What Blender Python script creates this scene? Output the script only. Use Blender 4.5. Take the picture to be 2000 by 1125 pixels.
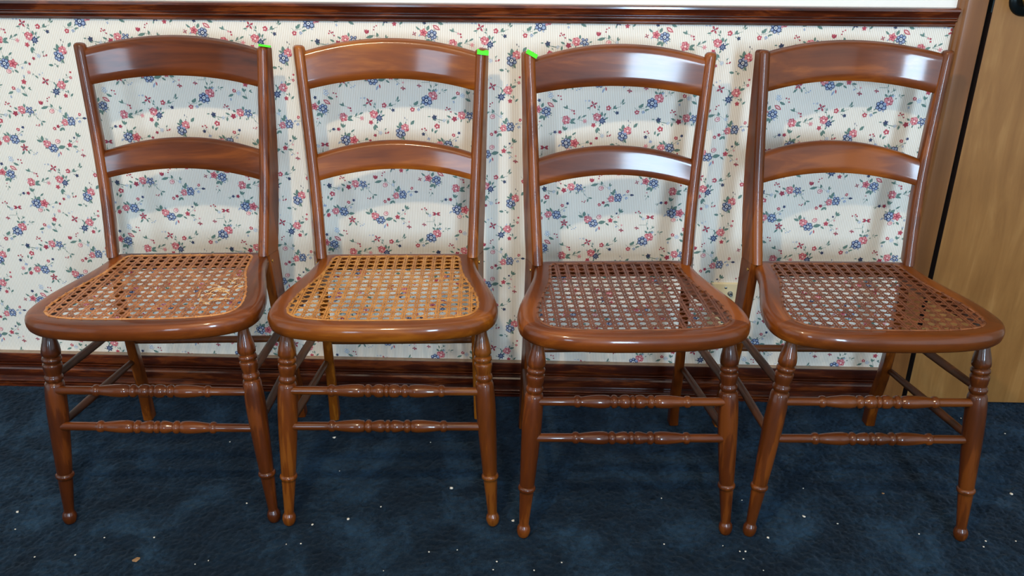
import bpy, bmesh, math, random
from mathutils import Vector, Matrix

for o in list(bpy.data.objects): bpy.data.objects.remove(o)
scene = bpy.context.scene
COL = scene.collection
RND = random.Random(7)

# ------------------------------------------------------------------ camera
CAM_POS = Vector((0.0, -1.846, 1.0784))
PITCH, YAW, ROLL, FPX = 0.4013, -0.0277, 0.0071, 1600.54
fwd = Vector((math.sin(YAW)*math.cos(PITCH), math.cos(YAW)*math.cos(PITCH), -math.sin(PITCH)))
rgt0 = Vector((math.cos(YAW), -math.sin(YAW), 0)); up0 = rgt0.cross(fwd)
rgt = rgt0*math.cos(ROLL) + up0*math.sin(ROLL); up = -rgt0*math.sin(ROLL) + up0*math.cos(ROLL)
cd = bpy.data.cameras.new('camera'); cd.sensor_width = 36.0; cd.sensor_fit = 'HORIZONTAL'; cd.lens = 36.0*FPX/2000.0
cd.clip_start = 0.05
cam = bpy.data.objects.new('camera', cd); COL.objects.link(cam)
m3 = Matrix((rgt, up, -fwd)).transposed()
cam.matrix_world = Matrix.Translation(CAM_POS) @ m3.to_4x4()
scene.camera = cam

# ------------------------------------------------------------------ world, lights, exposure
w = bpy.data.worlds.new('world'); scene.world = w; w.use_nodes = True
w.node_tree.nodes['Background'].inputs[0].default_value = (0.75, 0.85, 1.0, 1)
w.node_tree.nodes['Background'].inputs[1].default_value = 0.3
def area(name, loc, rot, sx, sy, energy, color):
    l = bpy.data.lights.new(name, 'AREA'); l.shape = 'RECTANGLE'; l.size = sx; l.size_y = sy; l.energy = energy; l.color = color
    o = bpy.data.objects.new(name, l); COL.objects.link(o); o.location = loc; o.rotation_euler = rot; return o
COOL = (0.54, 0.77, 1.0)
area('window_daylight', (-1.06, -4.50, 1.20), (math.radians(90), 0, 0), 0.40, 1.10, 34, COOL)
area('window_daylight', (0.85, -4.50, 1.25), (math.radians(90), 0, 0), 0.44, 1.20, 140, COOL)
area('side_fill_light', (2.22, -2.60, 1.10), (math.radians(90), 0, math.radians(90)), 3.40, 2.00, 24, COOL)  # added cool fill from the right side, no real door behind it
area('side_fill_light', (-2.62, -2.60, 1.10), (math.radians(90), 0, math.radians(-90)), 3.40, 2.00, 30, COOL)  # matching added fill on the left, the wall is solid here
pl = bpy.data.lights.new('hanging_lamp_bulb', 'POINT'); pl.energy = 74; pl.color = (1.0, 0.78, 0.52); pl.shadow_soft_size = 0.032
po = bpy.data.objects.new('hanging_lamp_bulb', pl); COL.objects.link(po); po.location = (-0.35, -1.58, 1.76)
scene.view_settings.view_transform = 'Standard'; scene.view_settings.look = 'None'
scene.view_settings.exposure = -0.40; scene.view_settings.gamma = 1.0; scene.view_settings.use_curve_mapping = False

# ------------------------------------------------------------------ helpers
def s2l(c):
    return tuple(((v/255.0)/12.92 if v/255.0 <= 0.04045 else ((v/255.0+0.055)/1.055)**2.4) for v in c) + (1.0,)

def obj(name, verts, faces, mat, parent=None, smooth=True, angle=40, mats=None, midx=None):
    me = bpy.data.meshes.new(name); me.from_pydata(verts, [], faces); me.validate(); me.update()
    for m in (mats or [mat]): me.materials.append(m)
    if midx is not None: me.polygons.foreach_set('material_index', midx)
    if smooth:
        me.polygons.foreach_set('use_smooth', [True]*len(me.polygons)); me.set_sharp_from_angle(angle=math.radians(angle))
    o = bpy.data.objects.new(name, me); COL.objects.link(o)
    if parent is not None: o.parent = parent
    return o

def fix_normals(o):
    bm = bmesh.new(); bm.from_mesh(o.data); bmesh.ops.recalc_face_normals(bm, faces=bm.faces); bm.to_mesh(o.data); bm.free(); return o

def tag(o, label=None, cat=None, group=None, kind=None):
    if label: o['label'] = label
    if cat: o['category'] = cat
    if group: o['group'] = group
    if kind: o['kind'] = kind
    return o

def box_data(x0, x1, y0, y1, z0, z1):
    v = [(x0,y0,z0),(x1,y0,z0),(x1,y1,z0),(x0,y1,z0),(x0,y0,z1),(x1,y0,z1),(x1,y1,z1),(x0,y1,z1)]
    f = [(0,3,2,1),(4,5,6,7),(0,1,5,4),(1,2,6,5),(2,3,7,6),(3,0,4,7)]
    return v, f

def box(name, b, mat, parent=None, bevel=0.0):
    v, f = box_data(*b); o = obj(name, v, f, mat, parent, smooth=False)
    if bevel:
        bm = bmesh.new(); bm.from_mesh(o.data)
        bmesh.ops.bevel(bm, geom=bm.edges[:], offset=bevel, segments=2, affect='EDGES', profile=0.5)
        bm.to_mesh(o.data); bm.free()
    return o

def loft(rings, closed_ring=True, caps=True):
    n = len(rings[0]); v = [p for r in rings for p in r]; f = []
    for i in range(len(rings)-1):
        for j in range(n if closed_ring else n-1):
            a = i*n+j; b = i*n+(j+1) % n; f.append((a, b, b+n, a+n))
    if caps:
        f.append(tuple(reversed(range(n)))); f.append(tuple(range((len(rings)-1)*n, len(rings)*n)))
    return v, f

def lathe(p0, p1, prof, seg=20):
    """turned piece: prof is a list of (distance along the axis, radius)"""
    p0 = Vector(p0); p1 = Vector(p1); ax = (p1-p0).normalized()
    a = ax.orthogonal().normalized(); b = ax.cross(a)
    rings = []
    for t, r in prof:
        c = p0 + ax*t
        rings.append([tuple(c + a*(r*math.cos(2*math.pi*k/seg)) + b*(r*math.sin(2*math.pi*k/seg))) for k in range(seg)])
    return loft(rings)

def spline(pts, sub):
    out = []; n = len(pts)
    for i in range(n-1):
        p0 = pts[max(i-1, 0)]; p1 = pts[i]; p2 = pts[i+1]; p3 = pts[min(i+2, n-1)]
        for s in range(sub):
            t = s/sub
            out.append(tuple(0.5*((2*b)+(-a+c)*t+(2*a-5*b+4*c-d)*t*t+(-a+3*b-3*c+d)*t**3) for a, b, c, d in zip(p0, p1, p2, p3)))
    out.append(tuple(pts[-1])); return out

def interp(x, tab):
    if x <= tab[0][0]: return tab[0][1]
    for (a, va), (b, vb) in zip(tab, tab[1:]):
        if x <= b: return va + (vb-va)*(x-a)/(b-a)
    return tab[-1][1]

# ------------------------------------------------------------------ materials
def new_mat(name):
    m = bpy.data.materials.new(name); m.use_nodes = True
    nt = m.node_tree; return m, nt, nt.nodes['Principled BSDF']

def plain(name, rgb, rough=0.5, metal=0.0, **kw):
    m, nt, b = new_mat(name)
    b.inputs['Base Color'].default_value = s2l(rgb); b.inputs['Roughness'].default_value = rough; b.inputs['Metallic'].default_value = metal
    tc = nt.nodes.new('ShaderNodeTexCoord'); nz = nt.nodes.new('ShaderNodeTexNoise'); nz.inputs['Scale'].default_value = kw.get('scale', 60)
    nt.links.new(tc.outputs['Object'], nz.inputs['Vector'])
    mx = nt.nodes.new('ShaderNodeMix'); mx.data_type = 'RGBA'; c = s2l(rgb)
    v = kw.get('var', 0.12)
    mx.inputs['A'].default_value = tuple(x*(1-v) for x in c[:3])+(1,); mx.inputs['B'].default_value = tuple(min(1, x*(1+v)) for x in c[:3])+(1,)
    nt.links.new(nz.outputs['Fac'], mx.inputs['Factor']); nt.links.new(mx.outputs['Result'], b.inputs['Base Color'])
    if kw.get('bump'):
        bp = nt.nodes.new('ShaderNodeBump'); bp.inputs['Strength'].default_value = kw['bump']; bp.inputs['Distance'].default_value = 0.001
        nt.links.new(nz.outputs['Fac'], bp.inputs['Height']); nt.links.new(bp.outputs['Normal'], b.inputs['Normal'])
    return m

WOODS = {}
def wood(name, dark, mid, light, axis, rough=0.3, coat=0.6, grain=20.0, stretch=0.10, coat_rough=0.12, bump=0.06, streak=None):
    key = (name, axis)
    if key in WOODS: return WOODS[key]
    m, nt, b = new_mat(name + '_' + axis)
    N = nt.nodes.new; Lk = nt.links.new
    tc = N('ShaderNodeTexCoord'); oi = N('ShaderNodeObjectInfo')
    off = N('ShaderNodeVectorMath'); off.operation = 'SCALE'; off.inputs[0].default_value = (7.3, 3.1, 5.7)
    Lk(oi.outputs['Random'], off.inputs['Scale'])
    add = N('ShaderNodeVectorMath'); add.operation = 'ADD'; Lk(tc.outputs['Object'], add.inputs[0]); Lk(off.outputs[0], add.inputs[1])
    mp = N('ShaderNodeMapping'); sc = [1, 1, 1]; sc['xyz'.index(axis)] = stretch; mp.inputs['Scale'].default_value = sc
    Lk(add.outputs[0], mp.inputs['Vector'])
    n1 = N('ShaderNodeTexNoise'); n1.inputs['Scale'].default_value = grain; n1.inputs['Detail'].default_value = 6; n1.inputs['Roughness'].default_value = 0.62; n1.inputs['Distortion'].default_value = 0.8
    n2 = N('ShaderNodeTexNoise'); n2.inputs['Scale'].default_value = grain*7; n2.inputs['Detail'].default_value = 3
    n3 = N('ShaderNodeTexNoise'); n3.inputs['Scale'].default_value = 6.0; n3.inputs['Detail'].default_value = 2
    Lk(mp.outputs[0], n1.inputs['Vector']); Lk(mp.outputs[0], n2.inputs['Vector']); Lk(add.outputs[0], n3.inputs['Vector'])
    mth = N('ShaderNodeMath'); mth.operation = 'MULTIPLY_ADD'; stk = streak if streak is not None else (0.30 if axis == 'z' else 0.16); mth.inputs[1].default_value = stk; sft = stk*.5-.06; Lk(n2.outputs['Fac'], mth.inputs[0]); Lk(n1.outputs['Fac'], mth.inputs[2])
    m2 = N('ShaderNodeMath'); m2.operation = 'MULTIPLY_ADD'; m2.inputs[1].default_value = 0.55; Lk(n3.outputs['Fac'], m2.inputs[0]); Lk(mth.outputs[0], m2.inputs[2])
    rp = N('ShaderNodeValToRGB'); e = rp.color_ramp.elements
    e[0].position = 0.60+sft; e[0].color = s2l(dark); e[1].position = 1.0; e[1].color = s2l(light)
    k = rp.color_ramp.elements.new(min(.97, 0.86+sft)); k.color = s2l(mid)
    e[-1].position = 1.0
    Lk(m2.outputs[0], rp.inputs['Fac'])
    hs = N('ShaderNodeHueSaturation'); Lk(rp.outputs['Color'], hs.inputs['Color'])
    mr = N('ShaderNodeMapRange'); mr.inputs['To Min'].default_value = 0.88; mr.inputs['To Max'].default_value = 1.12; Lk(oi.outputs['Random'], mr.inputs['Value']); Lk(mr.outputs[0], hs.inputs['Value'])
    Lk(hs.outputs[0], b.inputs['Base Color'])
    b.inputs['Roughness'].default_value = rough; b.inputs['Specular IOR Level'].default_value = 0.2; b.inputs['Coat Weight'].default_value = coat; b.inputs['Coat Roughness'].default_value = coat_rough
    bp = N('ShaderNodeBump'); bp.inputs['Strength'].default_value = bump; bp.inputs['Distance'].default_value = 0.002
    Lk(mth.outputs[0], bp.inputs['Height']); Lk(bp.outputs['Normal'], b.inputs['Normal'])
    WOODS[key] = m; return m

M_RAIL = wood('dark_stained_pine', (38,12,5), (72,27,10), (110,50,18), 'x', rough=0.3, coat=0.9, grain=40, stretch=0.14, streak=0.20, coat_rough=0.10)
M_DOOR = wood('birch_veneer', (132,88,44), (148,102,54), (160,114,64), 'z', rough=0.4, coat=0.2, streak=0.10, grain=26, stretch=0.12, coat_rough=0.3, bump=0.03)
M_CASING = wood('casing_wood', (112,68,32), (130,82,40), (144,94,48), 'z', streak=0.12, rough=0.38, coat=0.3, grain=16, stretch=0.06, coat_rough=0.25, bump=0.03)
M_PAINT = plain('painted_plaster', (236,231,222), 0.6, scale=90, var=0.015, bump=0.05)
M_ROOM = plain('cream_paint', (208,200,186), 0.6, scale=20, var=0.1)
M_REAR_DARK = plain('unseen_dark_wall', (112,86,62), 0.6, scale=20, var=0.12)  # unseen rear wall made dark to keep pale reflections off the varnish
M_LEDGE = plain('pale_ledge', (150,128,108), 0.8, scale=80, var=0.25)  # paler tone for the top face of the baseboard
M_BRASS = plain('brass', (190,150,80), 0.3, 1.0)
M_STEEL = plain('steel', (170,170,165), 0.3, 1.0)
M_BRONZE = plain('dark_bronze', (34,42,44), 0.25, 0.7)
M_GAP_SHADE = plain('gap_shade', (34,14,8), 0.6)  # near-black colour paints in the shade of the door gap
M_IVORY = plain('ivory_plastic', (222,205,165), 0.35, var=0.03)
M_STICKER = plain('green_sticker', (70,235,20), 0.6, var=0.04)
M_CRUMB = plain('crumb', (215,205,190), 0.8, scale=900, var=0.2)
M_LEAFBIT = plain('dry_leaf_bit', (140,105,70), 0.8, scale=900, var=0.25)

def wallpaper():
    m, nt, b = new_mat('striped_wallpaper'); N = nt.nodes.new; Lk = nt.links.new
    tc = N('ShaderNodeTexCoord'); sp = N('ShaderNodeSeparateXYZ'); Lk(tc.outputs['Object'], sp.inputs[0])
    nz = N('ShaderNodeTexNoise'); nz.inputs['Scale'].default_value = 40; Lk(tc.outputs['Object'], nz.inputs['Vector'])
    mu = N('ShaderNodeMath'); mu.operation = 'MULTIPLY'; mu.inputs[1].default_value = 2*math.pi/0.0039; Lk(sp.outputs['X'], mu.inputs[0])
    ad = N('ShaderNodeMath'); ad.operation = 'MULTIPLY_ADD'; ad.inputs[1].default_value = 0.9; Lk(nz.outputs['Fac'], ad.inputs[0]); Lk(mu.outputs[0], ad.inputs[2])
    sn = N('ShaderNodeMath'); sn.operation = 'SINE'; Lk(ad.outputs[0], sn.inputs[0])
    rp = N('ShaderNodeValToRGB'); e = rp.color_ramp.elements
    e[0].position = 0.35; e[0].color = s2l((240,235,225)); e[1].position = 0.95; e[1].color = s2l((206,190,170))
    mr = N('ShaderNodeMapRange'); mr.inputs['From Min'].default_value = -1; mr.inputs['From Max'].default_value = 1; Lk(sn.outputs[0], mr.inputs['Value'])
    Lk(mr.outputs[0], rp.inputs['Fac']); Lk(rp.outputs['Color'], b.inputs['Base Color'])
    b.inputs['Roughness'].default_value = 0.55
    return m
M_PAPER = wallpaper()

def carpet():
    m, nt, b = new_mat('navy_carpet'); N = nt.nodes.new; Lk = nt.links.new
    tc = N('ShaderNodeTexCoord')
    n1 = N('ShaderNodeTexNoise'); n1.inputs['Scale'].default_value = 7.5; n1.inputs['Detail'].default_value = 9; n1.inputs['Roughness'].default_value = 0.68; n1.inputs['Distortion'].default_value = 0.6
    n2 = N('ShaderNodeTexNoise'); n2.inputs['Scale'].default_value = 420; n2.inputs['Detail'].default_value = 4; n2.inputs['Roughness'].default_value = 0.7
    n3 = N('ShaderNodeTexNoise'); n3.inputs['Scale'].default_value = 90; n3.inputs['Detail'].default_value = 5
    for n in (n1, n2, n3): Lk(tc.outputs['Object'], n.inputs['Vector'])
    a = N('ShaderNodeMath'); a.operation = 'MULTIPLY_ADD'; a.inputs[1].default_value = 0.30; Lk(n2.outputs['Fac'], a.inputs[0]); Lk(n1.outputs['Fac'], a.inputs[2])
    a2 = N('ShaderNodeMath'); a2.operation = 'MULTIPLY_ADD'; a2.inputs[1].default_value = 0.22; Lk(n3.outputs['Fac'], a2.inputs[0]); Lk(a.outputs[0], a2.inputs[2])
    rp = N('ShaderNodeValToRGB'); e = rp.color_ramp.elements
    e[0].position = 0.62; e[0].color = s2l((3,10,17)); e[1].position = 0.93; e[1].color = s2l((32,54,72))
    k = rp.color_ramp.elements.new(0.75); k.color = s2l((9,23,34))
    Lk(a2.outputs[0], rp.inputs['Fac']); Lk(rp.outputs['Color'], b.inputs['Base Color'])
    b.inputs['Roughness'].default_value = 0.95; b.inputs['Specular IOR Level'].default_value = 0.1
    b.inputs['Sheen Weight'].default_value = 0.15; b.inputs['Sheen Roughness'].default_value = 0.5; b.inputs['Sheen Tint'].default_value = (0.4, 0.6, 0.9, 1)
    bp = N('ShaderNodeBump'); bp.inputs['Strength'].default_value = 0.9; bp.inputs['Distance'].default_value = 0.004
    Lk(a2.outputs[0], bp.inputs['Height']); Lk(bp.outputs['Normal'], b.inputs['Normal'])
    return m

# ------------------------------------------------------------------ room shell
XL, XR, YB, ZC = -2.7, 2.3, -4.6, 2.45
GAP0, GAP1, CAS0 = 0.9385, 0.9555, 0.8805
DOORX = 1.775
RAILB = 0.9150

M_CARPET = carpet()
v, f = box_data(XL, XR, YB, 0.12, -0.05, -0.004)
fl = obj('floor', v, f, M_CARPET, smooth=False); tag(fl, 'dark navy blue carpet with mottled brushed pile', kind='structure')
import numpy as np
def blur(a, n):
    for ax in (0, 1):
        c = np.zeros_like(a)
        for k in range(-n, n+1): c += np.roll(a, k, ax)
        a = c/(2*n+1)
    return a
def pile():
    st = 0.0026; x0, x1, y0, y1 = -1.55, 1.60, -0.95, 0.035; nx = int((x1-x0)/st); ny = int((y1-y0)/st)
    g = np.random.default_rng(3); w0 = g.random((ny, nx))-.5
    n1 = blur(g.random((ny, nx))-.5, 1); n4 = blur(blur(g.random((ny, nx))-.5, 4), 3); n1 /= n1.std(); n4 /= n4.std()
    hgt = np.clip(w0*.0016 + n1*.00075 + n4*.0006, -.0032, .0018) - .0006
    X, Y = np.meshgrid(np.linspace(x0, x1, nx), np.linspace(y0, y1, ny)); X = X+(g.random((ny, nx))-.5)*st*.6; Y = Y+(g.random((ny, nx))-.5)*st*.6
    me = bpy.data.meshes.new('carpet_pile'); co = np.stack([X, Y, hgt], -1).reshape(-1, 3).astype(np.float32)
    idx = np.arange(nx*ny).reshape(ny, nx); q = np.stack([idx[:-1, :-1], idx[:-1, 1:], idx[1:, 1:], idx[1:, :-1]], -1).reshape(-1, 4).astype(np.int32)
    me.vertices.add(len(co)); me.vertices.foreach_set('co', co.ravel()); me.loops.add(q.size); me.loops.foreach_set('vertex_index', q.ravel())
    me.polygons.add(len(q)); me.polygons.foreach_set('loop_start', np.arange(0, q.size, 4, dtype=np.int32)); me.update(calc_edges=True); me.validate()
    me.polygons.foreach_set('use_smooth', np.ones(len(q), dtype=bool))
    me.materials.append(M_CARPET); o = bpy.data.objects.new('carpet_pile', me); COL.objects.link(o); o.parent = fl; o['kind'] = 'stuff'
pile()
v, f = box_data(XL, XR, YB, 0.12, ZC, ZC+0.05); tag(obj('ceiling', v, f, M_PAINT, smooth=False), 'white painted ceiling', kind='structure')
v, f = box_data(XL-0.1, XL, YB, 0.12, 0, ZC); tag(obj('wall_left', v, f, M_ROOM, smooth=False), 'cream painted side wall', kind='structure')
v, f = box_data(XR, XR+0.1, YB, 0.12, 0, ZC); tag(obj('wall_right', v, f, M_ROOM, smooth=False), 'cream painted side wall past the door', kind='structure')
# wall behind the viewer with two window openings
WX = (-1.06, 0.85); rv, rf = [], []
def addbox(b):
    v, f = box_data(*b); n = len(rv); rv.extend(v); rf.extend(tuple(i+n for i in q) for q in f)
xs = [XL]
for x in WX: xs += [x-0.26, x+0.26]
xs.append(XR)
for i in range(0, len(xs), 2): addbox((xs[i], xs[i+1], YB-0.1, YB, 0, ZC))
for x in WX: addbox((x-0.26, x+0.26, YB-0.1, YB, 0, 0.6)); addbox((x-0.26, x+0.26, YB-0.1, YB, 1.9, ZC))
tag(obj('wall_rear', rv, rf, M_REAR_DARK, smooth=False), 'unseen dark brown rear wall with two windows', kind='structure')

# motif of the wallpaper: one repeat measured in millimetres on the wall, half-drop repeat
MOTIF = [
('H',-1125.4,731.5,12.2),('d',-1108.6,741.1,3.4),('d',-1103.8,743.7,3.4),('d',-1109.8,735.4,3.4),('T',-1126.9,719.8,-1112.3,724.1,0),('T',-1112.3,724.1,-1096.5,719.1,0),
('T',-1096.5,719.1,-1080.1,706.9,0),('L',-1110.5,722.7,-1128.3,718.3,0.32),('L',-1099.1,721.8,-1104.7,729.7,0.32),('L',-1102.9,719.1,-1104.0,728.3,0.25),
('P',-1103.6,712.9,13.1),('b',-1085.1,713.5,8.0),('L',-1084.4,716.8,-1083.5,725.9,0.32),('L',-1083.3,716.8,-1079.0,722.4,0.3),('L',-1074.4,699.1,-1071.2,711.6,0.5),
('L',-1072.3,696.2,-1081.7,704.4,0.4),('R',-1079.0,687.2,15.3),('B',-1063.8,690.9,19.9),('s',-1096.9,678.0,8.9),('r',-1106.1,672.6,8.1),
('L',-1086.6,676.2,-1083.7,667.9,0.5),('L',-1086.8,675.6,-1094.9,667.1,0.4),('T',-1085.9,679.8,-1097.0,677.6,0),('r',-1041.4,705.8,7.6),('g',-1044.0,689.5,8.5),
('N',-1036.7,697.5,-1026.2,697.2,0.45),('T',-1052.7,696.9,-1036.7,697.5,0),('G',-1053.1,694.8,-1045.8,699.5,0.35),('T',-1206.8,732.2,-1197.2,721.0,0),
('d',-1206.3,731.8,3.6),('d',-1202.9,728.1,3.6),('d',-1197.3,722.4,3.6),('d',-1208.5,726.8,3.6),('d',-1199.5,729.2,3.6),('s',-1189.6,706.6,13.2),('R',-1173.3,714.9,18.2),
('Q',-1155.2,713.9,19.0),('L',-1165.4,719.9,-1165.4,729.4,0.45),('L',-1182.3,715.6,-1190.4,720.5,0.4),('L',-1196.9,709.2,-1207.3,714.1,0.35),
('L',-1203.6,705.0,-1205.2,694.6,0.4),('b',-1213.2,702.8,8.1),('T',-1191.7,708.7,-1213.2,702.8,0),('T',-1213.2,702.8,-1226.4,705.1,0),
('L',-1161.3,702.8,-1159.4,697.2,0.4),('L',-1157.1,702.9,-1155.9,698.7,0.4),('g',-1141.5,706.2,3.4),('T',-1147.0,710.3,-1141.5,696.8,0),
('T',-1141.5,696.8,-1132.7,688.6,0),('L',-1132.6,689.2,-1122.7,688.1,0.35),('L',-1132.9,688.0,-1133.7,678.3,0.35),('L',-1141.6,698.3,-1139.0,693.7,0.3),
('d',-1146.3,680.1,3.0),('d',-1141.3,678.7,3.0),('d',-1139.4,681.6,3.0),('n',-1234.7,385.1,12.5),('L',-1230.9,377.4,-1239.7,383.1,0.4),
('L',-1234.0,383.2,-1237.0,390.3,0.35),('L',-1243.4,386.6,-1250.2,386.5,0.35),('T',-1232.3,380.9,-1212.5,376.5,0),('L',-1226.6,376.3,-1222.4,372.8,0.35),
('r',-1229.3,364.3,12.7),('L',-1240.9,351.0,-1239.7,360.6,0.4),('L',-1235.2,348.0,-1231.6,355.9,0.5),('L',-1233.4,351.1,-1228.4,356.0,0.35),('s',-1154.0,777.9,12.9),
('r',-1180.9,763.5,9.2),('b',-1170.6,758.3,10.9),('L',-1158.1,760.9,-1162.3,770.2,0.5),('L',-1157.9,761.7,-1153.7,768.4,0.35),('L',-1164.7,752.5,-1152.0,745.5,0.35),
('T',-1159.3,762.3,-1153.0,746.7,0),('L',-1147.9,761.8,-1141.6,766.6,0.35),('L',-1146.6,763.1,-1139.7,759.1,0.25),('L',-1182.7,756.0,-1195.9,750.7,0.35),
('g',-1190.7,744.3,6.3),('L',-1151.0,784.6,-1151.5,789.6,0.4),('g',-1150.8,466.0,5.8),('R',-1224.3,647.4,17.2),('B',-1205.3,646.1,21.1),
('L',-1215.8,653.2,-1221.3,664.1,0.4),('L',-1219.4,652.7,-1230.0,661.1,0.3),('L',-1195.1,641.2,-1179.7,642.6,0.4),('r',-1192.3,669.6,8.1),('n',-1180.0,674.8,7.7),
('L',-1186.1,664.2,-1180.4,665.9,0.4),('L',-1202.3,656.1,-1198.9,661.5,0.4),('g',-1187.5,657.4,6.4),('T',-1197.8,655.1,-1183.6,665.9,0),('X5',-1186.7,627.2,18.5),
('L',-1179.9,621.3,-1176.7,611.6,0.35),('L',-1187.7,620.1,-1196.3,610.7,0.3),('L',-1176.7,620.9,-1170.6,622.2,0.35),('d2',-1168.1,611.3,3.0),('d2',-1162.4,612.9,3.0),
('d2',-1159.1,616.2,3.0),('T',-1172.6,620.3,-1162.6,611.8,0),('s',-1241.4,638.6,9.5),('L',-1194.8,636.0,-1196.2,639.2,0.3),('R',-1131.3,636.9,18.0),
('B',-1118.9,626.8,21.5),('P',-1105.1,643.2,12.9),('L',-1140.7,642.7,-1139.9,656.3,0.5),('L',-1142.2,641.0,-1154.3,646.4,0.4),('T',-1152.3,655.3,-1141.1,641.0,0),
('L',-1107.5,627.8,-1089.1,631.9,0.42),('L',-1089.2,628.5,-1080.8,622.2,0.35),('s',-1078.2,635.1,12.4),('L',-1076.7,641.9,-1076.5,648.3,0.5),
('L',-1075.1,641.5,-1071.6,646.2,0.4),('n',-1064.6,652.3,5.6),('L',-1056.7,654.3,-1058.6,665.9,0.35),('L',-1055.4,654.3,-1048.1,658.8,0.35),
('L',-1055.9,654.9,-1051.9,663.4,0.35),('T',-1077.0,635.5,-1060.9,646.4,0),('T',-1060.9,646.4,-1055.9,654.9,0),('p',-1059.8,643.2,5.6),
('L',-1071.2,632.4,-1059.8,630.8,0.35),('T',-1072.3,632.4,-1057.7,619.7,0),('X3',-1051.0,612.7,12.9),('p',-1051.0,623.5,5.6),('G',-1061.6,621.8,-1066.8,617.5,0.4),
('D',-1104.5,619.7,-1102.7,609.9,0.25),('G',-1106.6,616.9,-1112.3,605.4,0.3),('b',-1225.5,599.5,14.3),('d',-1208.8,598.8,3.7),('d',-1203.0,597.6,3.7),
('d',-1202.0,590.7,3.7),('L',-1221.8,589.3,-1209.4,585.1,0.4),('L',-1221.5,590.8,-1214.5,588.3,0.4),('T',-1224.9,594.7,-1219.9,588.2,0),('n',-1250.7,588.2,8.7),
('S',-1253.4,568.1,17.1),('L',-1245.4,572.1,-1241.1,583.1,0.5),('T',-1249.8,581.3,-1248.9,575.8,0),('K',-1232.9,583.7,-1216.9,573.4,0.42),('B',-1234.9,563.5,21.4),
('L',-1240.2,554.6,-1251.0,547.1,0.5),('L',-1239.3,554.0,-1239.3,542.9,0.4),('L',-1225.0,561.9,-1221.6,557.5,0.3),('L',-1225.2,556.4,-1221.5,553.6,0.25),
('D',-1251.8,541.0,-1246.3,541.1,0.3),('T',-1244.6,534.5,-1251.6,523.2,0),('L',-1252.0,535.5,-1252.6,531.0,0.3),('L',-1246.8,534.4,-1242.6,528.9,0.35),
('L',-1262.6,573.4,-1269.4,581.0,0.35),('X4',-1273.2,565.6,10.1),('T',-1197.1,574.4,-1185.0,570.2,0),('T',-1185.0,570.2,-1175.9,567.0,0),
('L',-1188.3,570.1,-1189.1,578.9,0.35),('L',-1185.0,570.2,-1197.4,574.8,0.3),('d',-1172.6,565.3,4.4),('d',-1171.7,559.6,4.4),('p',-1177.5,566.6,6.1),
('R',-1189.5,545.3,19.7),('L',-1180.2,542.8,-1168.7,548.5,0.4),('L',-1179.7,542.1,-1168.0,537.0,0.35),('T',-1165.2,546.8,-1144.9,554.8,0),
('L',-1163.0,546.8,-1157.3,555.7,0.25),('L',-1154.3,551.4,-1144.4,557.0,0.3),('T',-1165.2,546.8,-1151.6,543.7,0),('p',-1147.8,543.1,11.4),
('L',-1193.4,521.4,-1196.9,531.9,0.35),('L',-1192.7,521.4,-1185.6,528.7,0.35),('L',-1194.0,520.7,-1191.2,530.8,0.35),('T',-1192.7,526.3,-1186.5,505.1,0),
('n',-1214.0,517.5,7.9),('T',-1228.0,513.5,-1216.8,517.0,0),('T',-1216.8,517.0,-1205.7,517.6,0),('L',-1220.6,514.7,-1224.5,510.2,0.3),('s',-1202.8,517.7,9.3),
('B',-1188.7,493.1,23.0),('L',-1186.6,499.5,-1176.2,509.8,0.5),('L',-1188.1,502.9,-1188.3,511.9,0.4),('S',-1169.3,493.0,19.9),('L',-1175.3,510.9,-1166.1,517.8,0.25),
('P',-1182.4,476.0,11.6),('L',-1168.9,479.9,-1160.9,472.7,0.4),('L',-1172.9,478.9,-1173.3,473.0,0.4),('G',-1200.4,490.2,-1206.4,483.3,0.35),
('L',-1159.6,492.0,-1156.2,487.6,0.4),('L',-1144.0,493.0,-1137.1,499.2,0.4),('L',-1141.6,493.4,-1135.6,495.8,0.35),('T',-1157.9,489.8,-1140.3,494.6,0),
('s',-1131.9,492.5,7.1),('g',-1150.1,483.8,6.7),('X4',-1129.5,579.7,18.3),('g',-1139.7,588.3,6.1),('g',-1147.3,588.2,3.9),('L',-1134.8,573.3,-1145.1,571.9,0.3),
('L',-1137.0,570.9,-1138.9,567.1,0.3),('T',-1122.3,578.8,-1111.7,557.0,0),('L',-1116.3,571.2,-1116.8,579.3,0.35),('L',-1114.9,567.9,-1121.6,570.0,0.35),
('r',-1096.5,572.6,11.7),('R',-1120.4,551.9,18.4),('N5',-1108.9,544.3,17.5),('L',-1109.8,553.8,-1110.1,564.8,0.45),('L',-1105.8,554.3,-1100.9,562.1,0.4),
('L',-1103.8,548.1,-1095.0,551.8,0.35),('L',-1085.1,570.1,-1079.9,579.4,0.45),('L',-1082.3,571.0,-1075.6,574.0,0.4),('T',-1095.3,568.2,-1084.8,571.6,0),
('T',-1084.8,571.6,-1068.7,576.3,0),('L',-1066.9,582.8,-1063.0,593.8,0.25),('L',-1066.7,580.7,-1059.2,585.8,0.3),('L',-1068.7,581.7,-1069.3,586.1,0.3),
('n',-1076.3,562.3,9.1),('L',-1079.8,564.0,-1084.9,565.7,0.35),('s',-1127.9,534.0,11.4),('L',-1119.7,529.7,-1112.8,520.9,0.4),('L',-1119.5,528.6,-1120.5,515.2,0.45),
('T',-1119.4,520.8,-1109.2,511.5,0),('b',-1107.5,510.4,9.3),('s',-1119.9,504.6,7.9),('d',-1095.7,509.9,3.5),('d',-1090.8,510.5,3.5),('d',-1089.1,512.3,3.5),
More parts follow.
